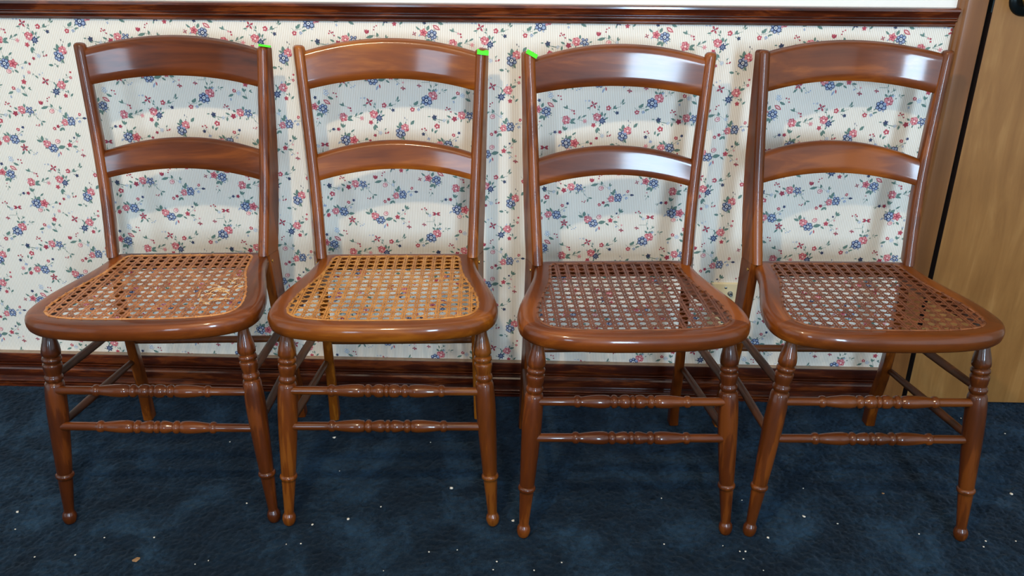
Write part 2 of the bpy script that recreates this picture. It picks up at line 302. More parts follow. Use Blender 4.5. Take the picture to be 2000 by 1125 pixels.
('T',-1097.6,520.0,-1095.5,511.1,0),('L',-1097.2,516.6,-1093.3,521.6,0.3),('R',-1051.0,523.0,19.3),('B',-1061.7,510.9,22.9),('L',-1060.4,522.1,-1061.4,536.8,0.5),
('L',-1062.1,522.1,-1071.0,527.1,0.4),('L',-1058.3,502.7,-1052.2,494.4,0.4),('L',-1057.0,503.8,-1053.0,499.4,0.35),('L',-1078.0,489.9,-1089.2,491.1,0.45),
('L',-1071.4,492.3,-1076.7,493.4,0.3),('L',-1071.6,491.2,-1068.4,485.1,0.35),('L',-1069.4,491.2,-1065.6,487.9,0.3),('L',-1037.7,854.6,-1029.0,864.8,0.45),
('N',-1050.6,872.3,-1050.1,866.9,0.3),('N',-1045.9,867.7,-1045.5,863.8,0.3),('p',-1137.6,474.2,9.8),('T',-1129.6,472.1,-1119.8,460.8,0),
('L',-1127.4,472.1,-1130.6,467.5,0.3),('L',-1125.0,467.6,-1118.5,461.5,0.35),('g',-1114.5,470.0,5.3),('d2',-1106.8,473.1,2.7),('X4',-1103.9,454.9,18.7),
('T',-1095.4,455.5,-1082.7,452.2,0),('L',-1085.8,453.3,-1082.5,447.6,0.4),('R',-1068.6,447.2,19.6),('N5',-1084.0,432.2,17.9),('L',-1084.1,439.6,-1080.3,447.7,0.4),
('L',-1062.7,452.6,-1050.3,456.7,0.4),('L',-1062.9,453.7,-1062.3,462.4,0.4),('s',-1064.4,423.2,10.7),('T',-1060.9,433.0,-1054.5,426.2,0),
('T',-1054.5,426.2,-1051.6,415.8,0),('L',-1055.8,428.5,-1057.3,436.5,0.35),('L',-1059.1,431.2,-1064.6,433.4,0.35),('L',-1053.1,421.5,-1046.2,428.6,0.4),
('r',-1045.2,788.2,6.6),('d',-1043.5,800.2,5.0),('L',-1052.7,790.2,-1054.1,796.9,0.3),('T',-1057.0,787.3,-1045.5,790.6,0),('d',-1271.1,492.5,3.8),('d',-1264.2,495.6,3.8),
('d',-1260.6,492.0,3.8),('T',-1266.4,493.7,-1259.1,482.5,0),('L',-1259.6,480.2,-1261.6,485.9,0.4),('L',-1256.3,478.4,-1257.9,484.8,0.35),('b',-1252.8,478.0,8.5),
('XB',-1237.1,481.7,19.1),('T',-1242.3,473.7,-1244.0,464.5,0),('T',-1244.0,464.5,-1240.8,449.6,0),('L',-1243.4,469.1,-1242.5,463.4,0.3),('X3',-1266.5,456.1,12.1),
('T',-1261.7,461.9,-1244.5,462.2,0),('L',-1239.8,450.8,-1241.6,457.6,0.35),('T',-1235.4,450.9,-1226.5,460.2,0),('L',-1231.2,454.4,-1224.8,457.9,0.3),
('L',-1230.7,456.7,-1230.7,461.3,0.3),('L',-1240.3,442.0,-1247.8,448.3,0.45),('L',-1237.8,440.4,-1233.8,448.1,0.45),('R',-1236.7,432.3,20.7),('B',-1251.6,422.3,24.3),
('L',-1279.0,410.7,-1279.0,417.7,0.45),('L',-1278.4,410.7,-1270.2,421.3,0.45),('T',-1289.9,412.3,-1282.9,405.9,0),('T',-1282.3,408.3,-1268.2,410.8,0),
('r',-1283.9,401.7,10.4),('g',-1270.3,401.9,8.6),('L',-1266.9,406.7,-1256.3,408.7,0.3),('L',-1267.1,406.2,-1262.6,403.9,0.3),('L',-1224.0,437.2,-1219.3,440.0,0.35),
('T',-1217.1,443.1,-1205.2,446.3,0),('L',-1216.8,444.2,-1214.6,448.9,0.35),('L',-1212.3,444.3,-1204.0,446.8,0.25),('L',-1212.8,442.5,-1209.6,439.8,0.3),
('d',-1263.7,357.7,3.9),('d',-1257.6,359.5,3.9),('d',-1254.7,355.5,3.9),('T',-1258.5,355.5,-1248.8,336.4,0),('n',-1261.0,346.5,9.1),('g',-1249.0,335.7,8.2),
('p',-1259.1,325.4,12.4),('L',-1247.8,317.9,-1238.6,328.2,0.4),('s',-1242.8,311.6,9.7),('T',-1259.7,310.8,-1244.2,318.4,0),('L',-1249.8,313.9,-1261.1,309.6,0.35),
('L',-1264.1,306.4,-1266.8,311.9,0.35),('L',-1254.8,312.1,-1253.3,308.5,0.3),
]
PX, PZ = 0.503, 0.3248
CLR = [(54,66,102), (150,164,192), (184,76,88), (218,142,146), (244,214,206), (158,52,72), (96,126,116), (158,172,164), (150,164,186), (52,62,92), (250,246,238)]
NAVY, LBLUE, DPINK, PINK, PALE, CRIM, LEAF, GLEAF, GBLUE, DNAVY, WHITE = range(1, 12)
PRINT = [plain('print_ink_%d' % i, c, 0.6, var=0.10, scale=500) for i, c in enumerate(CLR)]

class Print:
    def __init__(s): s.v = []; s.f = []; s.m = []; s.o = 0.0
    def poly(s, pts, m, lay=1):
        n = len(s.v); s.v += [(x, -0.00010*lay-s.o, z) for x, z in pts]; s.f.append(tuple(range(n, n+len(pts)))); s.m.append(m)
    def disc(s, x, z, r, m, lay, n=8, sx=1.0, rot=0.0):
        c, si = math.cos(rot), math.sin(rot); p = []
        for k in range(n):
            a = 2*math.pi*k/n; u, w_ = r*sx*math.cos(a), r*math.sin(a); p.append((x+u*c-w_*si, z+u*si+w_*c))
        s.poly(p, m, lay)
    def petals(s, x, z, n, rc, rp, m, lay, rot, sx=1.0):
        rr = random.Random(int(rot*1000)+n)
        for k in range(n):
            q = rr.uniform(.78, 1.16); g = rr.uniform(-.16, .16); a = rot+2*math.pi*k/n+g; s.disc(x+rc*math.cos(a), z+rc*math.sin(a), rp*q, m, lay+0.08*k, 8, sx, a)
    def leaf(s, x0, z0, x1, z1, wid, m, lay):
        dx, dz = x1-x0, z1-z0; L = math.hypot(dx, dz) or 1e-6; nx, nz = -dz/L, dx/L; h = L*wid*0.5
        p = [(x0, z0)]
        for t, q in ((0.25, .75), (0.5, 1), (0.78, .6)): p.append((x0+dx*t+nx*h*q, z0+dz*t+nz*h*q))
        p.append((x1, z1))
        for t, q in ((0.78, .6), (0.5, 1), (0.25, .75)): p.append((x0+dx*t-nx*h*q, z0+dz*t-nz*h*q))
        s.poly(p, m, lay)
    def stem(s, x0, z0, x1, z1, m, wd=0.0007):
        dx, dz = x1-x0, z1-z0; L = math.hypot(dx, dz) or 1e-6; nx, nz = -dz/L*wd*.5, dx/L*wd*.5
        s.poly([(x0+nx, z0+nz), (x1+nx, z1+nz), (x1-nx, z1-nz), (x0-nx, z0-nz)], m, 1)

PR = Print()
def draw(e, dx, dz, k):
    PR.o = 0.000013*(k % 61); t = e[0]; x = e[1]/1000+dx; z = e[2]/1000+dz; r0 = random.Random(k); rot = r0.uniform(0, 6.28)
    if t in 'LTNGDK' and len(e) == 6:
        x1 = e[3]/1000+dx; z1 = e[4]/1000+dz
        if t == 'T': PR.stem(x, z, x1, z1, LEAF if k % 3 else GLEAF)
        elif t == 'K':
            PR.leaf(x, z, x1, z1, e[5]*1.1, DPINK, 2); PR.leaf(x+(x1-x)*.18, z+(z1-z)*.18, x+(x1-x)*.8, z+(z1-z)*.8, e[5]*.8, PALE, 3)
            PR.leaf(x+(x1-x)*.3, z+(z1-z)*.3, x+(x1-x)*.7, z+(z1-z)*.7, e[5]*.4, PINK, 4)
        else:
            m = {'L': LEAF, 'N': DNAVY, 'G': GBLUE, 'D': DPINK}[t]
            PR.leaf(x, z, x1, z1, max(e[5], .3)*1.15, m, 2)
            if t == 'L' and e[5] >= .4: PR.stem(x+(x1-x)*.1, z+(z1-z)*.1, x+(x1-x)*.85, z+(z1-z)*.85, GLEAF, 0.0005)
        return
    r = e[3]/2000*1.04
    if t in ('B', 'R', 'S', 'Q', 'N5'):
        for q in range(4):
            a = r0.uniform(0, 6.28); L0 = r*r0.uniform(.8, 1.0); L1 = r*r0.uniform(1.25, 1.75); a1 = a+r0.uniform(-.35, .35)
            PR.leaf(x+L0*math.cos(a), z+L0*math.sin(a), x+L1*math.cos(a1), z+L1*math.sin(a1), .42, (LEAF, GLEAF, LEAF, GBLUE)[q], 1.5+.1*q)
    if t in ('B', 'Q'):
        n = 6 if t == 'B' else 5; sx = 1.0 if t == 'B' else 1.25; rp = r*(.42 if t == 'B' else .36)
        PR.petals(x, z, n, r*.62, rp, NAVY, 4, rot, sx); PR.disc(x, z, r*.5, NAVY, 4.6)
        PR.petals(x, z, n, r*.66, rp*.58, LBLUE, 5, rot, sx); PR.disc(x, z, r*.27, WHITE, 5.6); PR.disc(x, z, r*.14, NAVY, 6)
    elif t == 'R':
        PR.petals(x, z, 6, r*.60, r*.42, DPINK, 4, rot); PR.disc(x, z, r*.6, DPINK, 4.6)
        PR.petals(x, z, 6, r*.66, r*.27, PINK, 5, rot+.2); PR.disc(x-r*.05, z+r*.1, r*.36, PINK, 5.5)
        PR.disc(x+r*.05, z-r*.08, r*.24, PALE, 6); PR.disc(x-r*.12, z+r*.22, r*.13, CRIM, 6.4); PR.disc(x+r*.25, z+r*.18, r*.10, CRIM, 6.4)
    elif t == 'S':
        for q in range(5):
            a = rot+q*1.2566; PR.leaf(x, z, x+r*1.08*math.cos(a), z+r*1.08*math.sin(a), .72, DPINK, 4+.08*q)
            PR.leaf(x+r*.3*math.cos(a), z+r*.3*math.sin(a), x+r*.95*math.cos(a), z+r*.95*math.sin(a), .5, PINK, 4.6)
        PR.disc(x, z, r*.22, CRIM, 5)
    elif t == 'N5':
        for q in range(7):
            a = rot+q*.8976; PR.leaf(x, z, x+r*1.0*math.cos(a), z+r*1.0*math.sin(a), .5, NAVY, 4+.08*q)
        PR.disc(x, z, r*.35, GBLUE, 4.7); PR.disc(x, z, r*.2, DNAVY, 5)
    elif t in ('X4', 'X5', 'XB', 'X3'):
        ang = {'X4': [.5, 2.07, 3.64, 5.2], 'X5': [.3, 1.56, 2.8, 4.07, 5.33], 'XB': [.4, 2.74, 3.5, 5.9], 'X3': [3.4, 4.6, 5.7, 1.9]}[t]
        for q, a in enumerate(ang):
            L = r*(1.02 if q < 3 or t != 'X3' else .6)
            PR.leaf(x+L*.08*math.cos(a), z+L*.08*math.sin(a), x+L*math.cos(a), z+L*math.sin(a), .5, CRIM, 4+.08*q)
            PR.leaf(x+L*.4*math.cos(a), z+L*.4*math.sin(a), x+L*.85*math.cos(a), z+L*.85*math.sin(a), .45, DPINK, 4.5)
        PR.disc(x, z, r*.14, DNAVY, 5)
    elif t == 'P':
        PR.disc(x, z, r*.8, DPINK, 4, 8, 1.15, rot); PR.disc(x, z, r*.62, PALE, 4.5, 8, 1.2, rot); PR.disc(x+r*.15, z+r*.1, r*.35, PINK, 5, 8, 1.3, rot)
    elif t == 'p':
        for q in range(6):
            a = rot+q*1.047; PR.leaf(x, z, x+r*math.cos(a), z+r*math.sin(a), .38, PINK, 3+.08*q)
    elif t == 'r':
        PR.petals(x, z, 5, r*.6, r*.4, DPINK, 4, rot); PR.disc(x, z, r*.55, DPINK, 4.4); PR.disc(x, z, r*.30, PALE, 5)
    elif t == 's':
        for q in range(5):
            a = rot+q*1.2566; PR.leaf(x, z, x+r*math.cos(a), z+r*math.sin(a), .7, DPINK if k % 2 else CRIM, 4+.08*q)
        PR.disc(x, z, r*.25, CRIM, 5)
    elif t == 'b':
        PR.petals(x, z, 5, r*.62, r*.36, GBLUE, 4, rot); PR.petals(x, z, 5, r*.62, r*.2, WHITE, 5, rot); PR.disc(x, z, r*.3, GBLUE, 4.8); PR.disc(x, z, r*.2, WHITE, 5.4)
    elif t == 'g':
        PR.petals(x, z, 4, r*.5, r*.38, GBLUE if k % 2 else LBLUE, 4, rot)
    elif t == 'n':
        for q in range(5): a = rot+q*1.2566; PR.leaf(x, z, x+r*math.cos(a), z+r*math.sin(a), .65, DNAVY if k % 2 else NAVY, 4+.08*q)
    elif t == 'H':
        PR.leaf(x-r*.1, z-r*.8, x-r*.7, z+r*.75, .5, CRIM, 4); PR.leaf(x-r*.1, z-r*.8, x+r*.1, z+r*.8, .5, DPINK, 4.2); PR.leaf(x-r*.1, z-r*.8, x+r*.8, z+r*.55, .5, CRIM, 4.4)
    elif t in ('d', 'd2'):
        PR.disc(x, z, r, CRIM if t == 'd' and k % 2 else (DPINK if t == 'd' else GBLUE), 3, 6)

for i in range(-3, 10):
    for j in range(-4, 5):
        dx = i*PX/2; dz = j*PZ + (PZ/2 if i % 2 else 0)
        for k, e in enumerate(MOTIF):
            x = e[1]/1000+dx; z = e[2]/1000+dz
            if -1.62 < x < CAS0+0.01 and 0.085 < z < RAILB+0.02: draw(e, dx, dz, k)
bv, bf_ = box_data(XL, GAP0, 0.0, 0.10, 0.0, 0.925)
nb = len(bv)
wall = obj('wall_back', bv + PR.v, bf_ + [tuple(i+nb for i in q) for q in PR.f], None, smooth=False, mats=[M_PAPER]+PRINT, midx=[0]*len(bf_)+PR.m)
# faces of the print must look into the room
me = wall.data
flip = [p.index for p in me.polygons if p.index >= len(bf_) and p.normal.y > 0]
if flip:
    bm = bmesh.new(); bm.from_mesh(me); bm.faces.ensure_lookup_table(); bmesh.ops.reverse_faces(bm, faces=[bm.faces[i] for i in flip]); bm.to_mesh(me); bm.free()
tag(wall, 'cream pinstriped wallpaper with pink and blue flower sprigs', kind='structure')
uw = [(XL, GAP0, 0.0, 0.10, 0.925, ZC), (GAP0, DOORX+0.01, 0.0, 0.10, 2.04, ZC), (DOORX+0.01, XR, 0.0, 0.10, 0.0, ZC)]
vv, ff_ = [], []
for b in uw:
    v, f = box_data(*b); n = len(vv); vv += v; ff_ += [tuple(i+n for i in q) for q in f]
obj('painted_upper_wall', vv, ff_, M_PAINT, wall, smooth=False)

def sweep_x(name, prof, x0, x1, mat):
    """moulding: prof is a list of (depth into the room, z)"""
    rings = [[(x, -d, z) for d, z in prof] for x in (x0, x1)]
    v, f = loft(rings); return fix_normals(obj(name, v, f, mat, angle=35))

def bead(d, z0, z1, out, n=5):
    return [(d+out*math.sin(math.pi*k/n), z0+(z1-z0)*k/n) for k in range(n+1)]
rail_prof = [(-0.004, RAILB)] + [(0.006, RAILB)] + bead(0.007, RAILB+0.001, RAILB+0.009, 0.004) + [(0.008, RAILB+0.0100)] + bead(0.012, RAILB+0.0105, RAILB+0.0175, 0.004) \
    + [(0.012, RAILB+0.0185), (0.017, RAILB+0.0190), (0.0185, RAILB+0.024), (0.022, RAILB+0.029), (0.024, RAILB+0.032), (0.0235, RAILB+0.036), (0.021, RAILB+0.038), (0.010, RAILB+0.0395), (-0.004, RAILB+0.0395)]
tag(sweep_x('trim_1', rail_prof, XL, CAS0, M_RAIL), 'dark stained moulded chair rail along the wallpaper', kind='structure')
base_prof = [(-0.004, 0.0), (0.019, 0.0), (0.0195, 0.006)] + bead(0.015, 0.0065, 0.0125, 0.005) + [(0.0125, 0.0130)] + bead(0.0145, 0.0135, 0.0200, 0.0055) \
    + [(0.0115, 0.0210), (0.0155, 0.030), (0.0185, 0.040), (0.0180, 0.050), (0.0125, 0.0555)] + bead(0.0130, 0.0560, 0.0615, 0.0045) + [(0.0110, 0.0620)] + bead(0.0130, 0.0628, 0.0685, 0.0045) \
    + [(0.0115, 0.0695), (0.0175, 0.073), (0.0185, 0.092), (0.0178, 0.0955), (0.016, 0.0965), (-0.004, 0.0965)]
bb = sweep_x('baseboard_back', base_prof, XL, CAS0, M_RAIL); bb.data.materials.append(M_LEDGE)
for p in bb.data.polygons:
    if p.normal.z > 0.9 and p.center.z > 0.09: p.material_index = 1
tag(bb, 'dark stained moulded pine baseboard under the wallpaper', kind='structure')

# door casing and door
cas_prof = [(CAS0, 0.004), (CAS0, -0.010), (CAS0+0.003, -0.0125), (CAS0+0.009, -0.0130), (CAS0+0.012, -0.0160), (CAS0+0.016, -0.0175), (GAP0-0.006, -0.0175), (GAP0-0.002, -0.0165), (GAP0, -0.0130), (GAP0, 0.004)]
v, f = loft([[(x, y, z) for x, y in cas_prof] for z in (0.0, 2.11)])
tag(fix_normals(obj('trim_2', v, f, M_CASING, angle=30)), 'brown wooden door casing', kind='structure')
tag(box('trim_4', (DOORX+0.012, DOORX+0.078, -0.0175, 0.004, 0.0, 2.11), M_CASING, bevel=0.003), 'brown wooden casing on the far side of the door', kind='structure')
jv, jf = [], []
for b in ((GAP0-0.0005, GAP0+0.02, 0.045, 0.10, 0.0, 2.04), (DOORX+0.004, DOORX+0.01, 0.0, 0.10, 0.0, 2.04), (GAP0, DOORX, 0.06, 0.10, 0.0, 2.04)):
    v, f = box_data(*b); n = len(jv); jv += v; jf += [tuple(i+n for i in q) for q in f]
tag(obj('trim_3', jv, jf, M_GAP_SHADE, smooth=False), 'door jamb darkened for the shade in the gap beside the door', kind='structure')
door = box('door_1', (GAP1, DOORX, -0.003, 0.036, 0.004, 2.035), M_DOOR, bevel=0.0015); tag(door, 'light brown flush wooden door', kind='structure'); door.data.materials.append(M_GAP_SHADE)
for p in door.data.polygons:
    if p.normal.x < -0.9: p.material_index = 1  # left edge of the door darkened too, as painted gap shade
KX, KZ = 1.0185, 0.972
v, f = lathe((KX, -0.002, KZ), (KX, -0.02, KZ), [(0.0, 0.0345), (0.003, 0.0345), (0.007, 0.032), (0.010, 0.026), (0.012, 0.018), (0.0125, 0.014)], 32); fix_normals(obj('rosette', v, f, M_BRONZE, door))
v, f = lathe((KX, -0.012, KZ), (KX, -0.06, KZ), [(0.0, 0.013), (0.004, 0.013), (0.006, 0.010), (0.020, 0.010), (0.024, 0.016), (0.030, 0.025), (0.038, 0.027), (0.045, 0.022), (0.048, 0.010)], 28)
kb = fix_normals(obj('door_knob', v, f, M_BRASS, door)); tag(kb, 'brass door knob')
box('latch_plate', (GAP1-0.0025, GAP1-0.0005, -0.002, 0.028, 0.945, 1.00), M_BRONZE, door)

# wall plate with coaxial jack
plx = 0.4665
root = bpy.data.objects.new('wall_plate', None); COL.objects.link(root); root.location = (plx, 0, 0.2625)
tag(root, 'ivory wall plate with a cable jack, low on the wallpaper between two chairs', 'wall plate')
pr = bmesh.new(); bmesh.ops.create_cube(pr, size=1.0)
for q in pr.verts: q.co = Vector((q.co.x*0.070, q.co.y*0.006-0.003, q.co.z*0.114))
bmesh.ops.bevel(pr, geom=[e for e in pr.edges if all(q.co.y < -0.004 for q in e.verts)], offset=0.004, segments=3, affect='EDGES', profile=0.6)
me = bpy.data.meshes.new('plate'); pr.to_mesh(me); pr.free(); me.materials.append(M_IVORY); o = bpy.data.objects.new('plate', me); COL.objects.link(o); o.parent = root
for z in (0.0455, -0.0455):
    v, f = lathe((0, -0.0055, z), (0, -0.01, z), [(0, 0.0030), (0.0012, 0.0030), (0.0018, 0.0020)], 14); fix_normals(obj('screw', v, f, M_STEEL, root))
v, f = lathe((0.0115, -0.005, 0.031), (0.0115, -0.02, 0.031), [(0, 0.0062), (0.003, 0.0062), (0.0031, 0.0047), (0.011, 0.0047), (0.0112, 0.003), (0.0105, 0.001)], 12); fix_normals(obj('cable_jack', v, f, M_STEEL, root))

# ------------------------------------------------------------------ chairs
OUT = [(0,-.2540),(.06,-.2525),(.115,-.2460),(.163,-.2320),(.194,-.2110),(.2090,-.1860),(.2130,-.1600),(.2115,-.125),(.2060,-.09),(.1950,-.045),(.1835,0),(.1740,.04),(.1690,.075),(.1660,.100),(.1580,.1190),(.10,.1220),(0,.1225)]
INN = [(0,-.2200),(.06,-.2190),(.11,-.2145),(.148,-.2045),(.1660,-.1890),(.1735,-.1670),(.1735,-.14),(.1695,-.11),(.1605,-.07),(.1495,-.03),(.1415,0),(.1365,.04),(.1340,.078),(.1310,.092),(.1220,.0995),(.06,.1010),(0,.1010)]
SUB = 5
def loop(half):
    h = spline(half, SUB); return h + [(-x, y) for x, y in reversed(h[1:-1])]
OUTL, INNL = loop(OUT), loop(INN); NL = len(OUTL)
SEAT_SEC = [(0.0, .4225), (0.0, .4470), (0.035, .4500), (0.10, .4505), (0.62, .4505), (0.78, .4496), (0.89, .4470), (0.965, .4425), (1.0, .4365), (0.985, .4288), (0.93, .4226), (0.84, .4192), (0.7, .4180), (0.2, .4180)]
def seat_piece(name, i0, i1, mat, parent):
    rings = []
    for i in range(i0, i1+1):
        a = INNL[i % NL]; b = OUTL[i % NL]
        rings.append([(a[0]+(b[0]-a[0])*u, a[1]+(b[1]-a[1])*u, z) for u, z in SEAT_SEC])
    v, f = loft(rings); return fix_normals(obj(name, v, f, mat, parent, angle=50))

def inside_span(p, d):
    """span of the line p + t*d inside the cane opening"""
    ts = []
    for i in range(NL):
        a = INNL[i]; b = INNL[(i+1) % NL]; ex, ey = b[0]-a[0], b[1]-a[1]; den = d[0]*ey-d[1]*ex
        if abs(den) < 1e-12: continue
        t = ((a[0]-p[0])*ey-(a[1]-p[1])*ex)/den; u = ((a[0]-p[0])*d[1]-(a[1]-p[1])*d[0])/den
        if 0 <= u < 1: ts.append(t)
    ts.sort(); return [(ts[k], ts[k+1]) for k in range(0, len(ts)-1, 2)]

def cane(parent, mat, pitch, wid, seed, skew=0.0):
    r = random.Random(seed); v, f = [], []
    def strand(p, d, z0, amp, ph, wd):
        L = math.hypot(*d); d = (d[0]/L, d[1]/L); nx, ny = -d[1]*wd/2, d[0]*wd/2; step = pitch/2*L if L > 1.2 else pitch/2
        for t0, t1 in inside_span(p, d):
            if t1-t0 < 0.006: continue
            t0 -= 0.0035; t1 += 0.0035
            n = max(2, int((t1-t0)/step)); rings = []
            for k in range(n+1):
                t = t0+(t1-t0)*k/n; x, y = p[0]+d[0]*t, p[1]+d[1]*t
                sag = -0.0022*max(0, 1-((x/0.15)**2+((y+0.06)/0.15)**2))
                z = .4486+z0+amp*(1 if (k+ph) % 2 else -1)+sag; j = r.uniform(-.00025, .00025)
                rings.append([(x+nx+j, y+ny, z), (x+j, y, z+.0007), (x-nx+j, y-ny, z), (x+j, y, z-.0005)])
            a, b = loft(rings); m = len(v); v.extend(a); f.extend(tuple(q+m for q in c) for c in b)
    n = 14
    for i in range(-n, n+1):
        for s in (-1, 1):
            strand((i*pitch+s*wid*.75, 0), (skew, 1), .0011, .0003, i+s, wid*1.2)
            strand((0, i*pitch+s*wid*.50-.06), (1, 0), -.0004, .0003, i+s, wid*.85)
    for i in range(-2*n, 2*n+1):
        strand(((i+.5)*pitch, -.06), (1+skew, 1), .0003, .0003, i, wid*.8)
        strand(((i+.5)*pitch, -.06), (-1+skew, 1), .0006, .0003, i, wid*.8)
    o = fix_normals(obj('cane_panel', v, f, mat, parent, angle=80)); tag(o, kind='stuff'); return o

def binding(parent, mat, seed):
    r = random.Random(seed); rings = []
    for i in range(NL+1):
        a = INNL[i % NL]; b = OUTL[i % NL]; L = math.hypot(b[0]-a[0], b[1]-a[1]); ux, uy = (b[0]-a[0])/L, (b[1]-a[1])/L
        rings.append([(a[0]+ux*q, a[1]+uy*q, z) for q, z in ((-.0015, .4498), (.0004, .4516), (.0028, .4516), (.0040, .4503), (.0012, .4495))])
    v, f = loft(rings, caps=False)
    dist = 0; prev = INNL[0]
    for i in range(NL):
        a = INNL[i]; b = OUTL[i]; dist += math.hypot(a[0]-prev[0], a[1]-prev[1]); prev = a
        if dist > .0185:
            dist = 0; L = math.hypot(b[0]-a[0], b[1]-a[1]); ux, uy = (b[0]-a[0])/L, (b[1]-a[1])/L; h = .0012
            c, g = loft([[(a[0]+ux*q-uy*h*s, a[1]+uy*q+ux*h*s, z) for s in (-1, 1)] + [(a[0]+ux*q+uy*h*s*-1, a[1]+uy*q-ux*h*s*-1, z-.0012) for s in (-1, 1)] for q, z in ((-.0020, .4505), (0, .4528), (.0030, .4528), (.0052, .4500))])
            n = len(v); v += c; f += [tuple(k+n for k in q) for q in g]
    return fix_normals(obj('cane_binding', v, f, mat, parent, angle=70))

LEG_PROF = [(0.0, .0085), (0.002, .0102), (0.007, .0123), (0.013, .0134), (0.018, .0131), (0.0225, .0117), (0.0255, .0100), (0.028, .0094), (0.032, .0097), (0.065, .0116), (0.098, .0136), (0.1030, .0138), (0.1042, .0156), (0.1068, .0169), (0.1100, .0169), (0.1126, .0156), (0.1138, .0138), (0.117, .0143),
            (0.150, .0158), (0.200, .0178), (0.245, .0190), (0.280, .0187), (0.303, .0172), (0.3075, .0158), (0.309, .0136), (0.3105, .0136), (0.3125, .0154), (0.316, .0164), (0.320, .0158), (0.3225, .0142), (0.3245, .0138),
            (0.329, .0150), (0.338, .0166), (0.344, .0169), (0.3462, .0160), (0.3472, .0138), (0.3484, .0140), (0.351, .0168), (0.355, .0171), (0.3585, .0162), (0.3600, .0134), (0.3612, .0136), (0.3640, .0164), (0.370, .0168), (0.380, .0156), (0.392, .0128), (0.405, .0104), (0.425, .0098)]
UP_STR = [(0, .0119), (3, .0117), (6, .0108), (9, .0090), (13, .0114), (22, .0128), (32, .0128), (41, .0117), (47, .0088), (55, .0086), (58, .0112), (66, .0127), (74, .0122), (79, .0088), (82, .0088), (86, .0114), (105, .0126), (130, .0124), (165, .0106), (187, .0088), (190, .0090), (193, .0108), (200, .0116), (208, .0110), (213, .0084), (216, .0082), (260, .0082), (325, .0080), (345, .0078)]
LO_STR = [(0, .0122), (4, .0119), (7, .0110), (10, .0090), (13, .0092), (17, .0118), (28, .0122), (40, .0112), (52, .0092), (57, .0088), (60, .0108), (66, .0126), (74, .0126), (80, .0100), (83, .0088), (87, .0112), (105, .0126), (130, .0122), (165, .0104), (187, .0086), (190, .0090), (193, .0108), (200, .0116), (208, .0110), (213, .0084), (216, .0082), (260, .0084), (325, .0082), (345, .0078)]
FY = [(.40, .080), (.45, .0873), (.50, .1020), (.56, .1175), (.62, .1300), (.70, .1410), (.80, .1505), (.885, .1590)]
FY = [tuple(q) for q in spline(FY, 8)]
DEP = [(.45, .046), (.55, .044), (.65, .039), (.75, .032), (.84, .025), (.885, .022)]

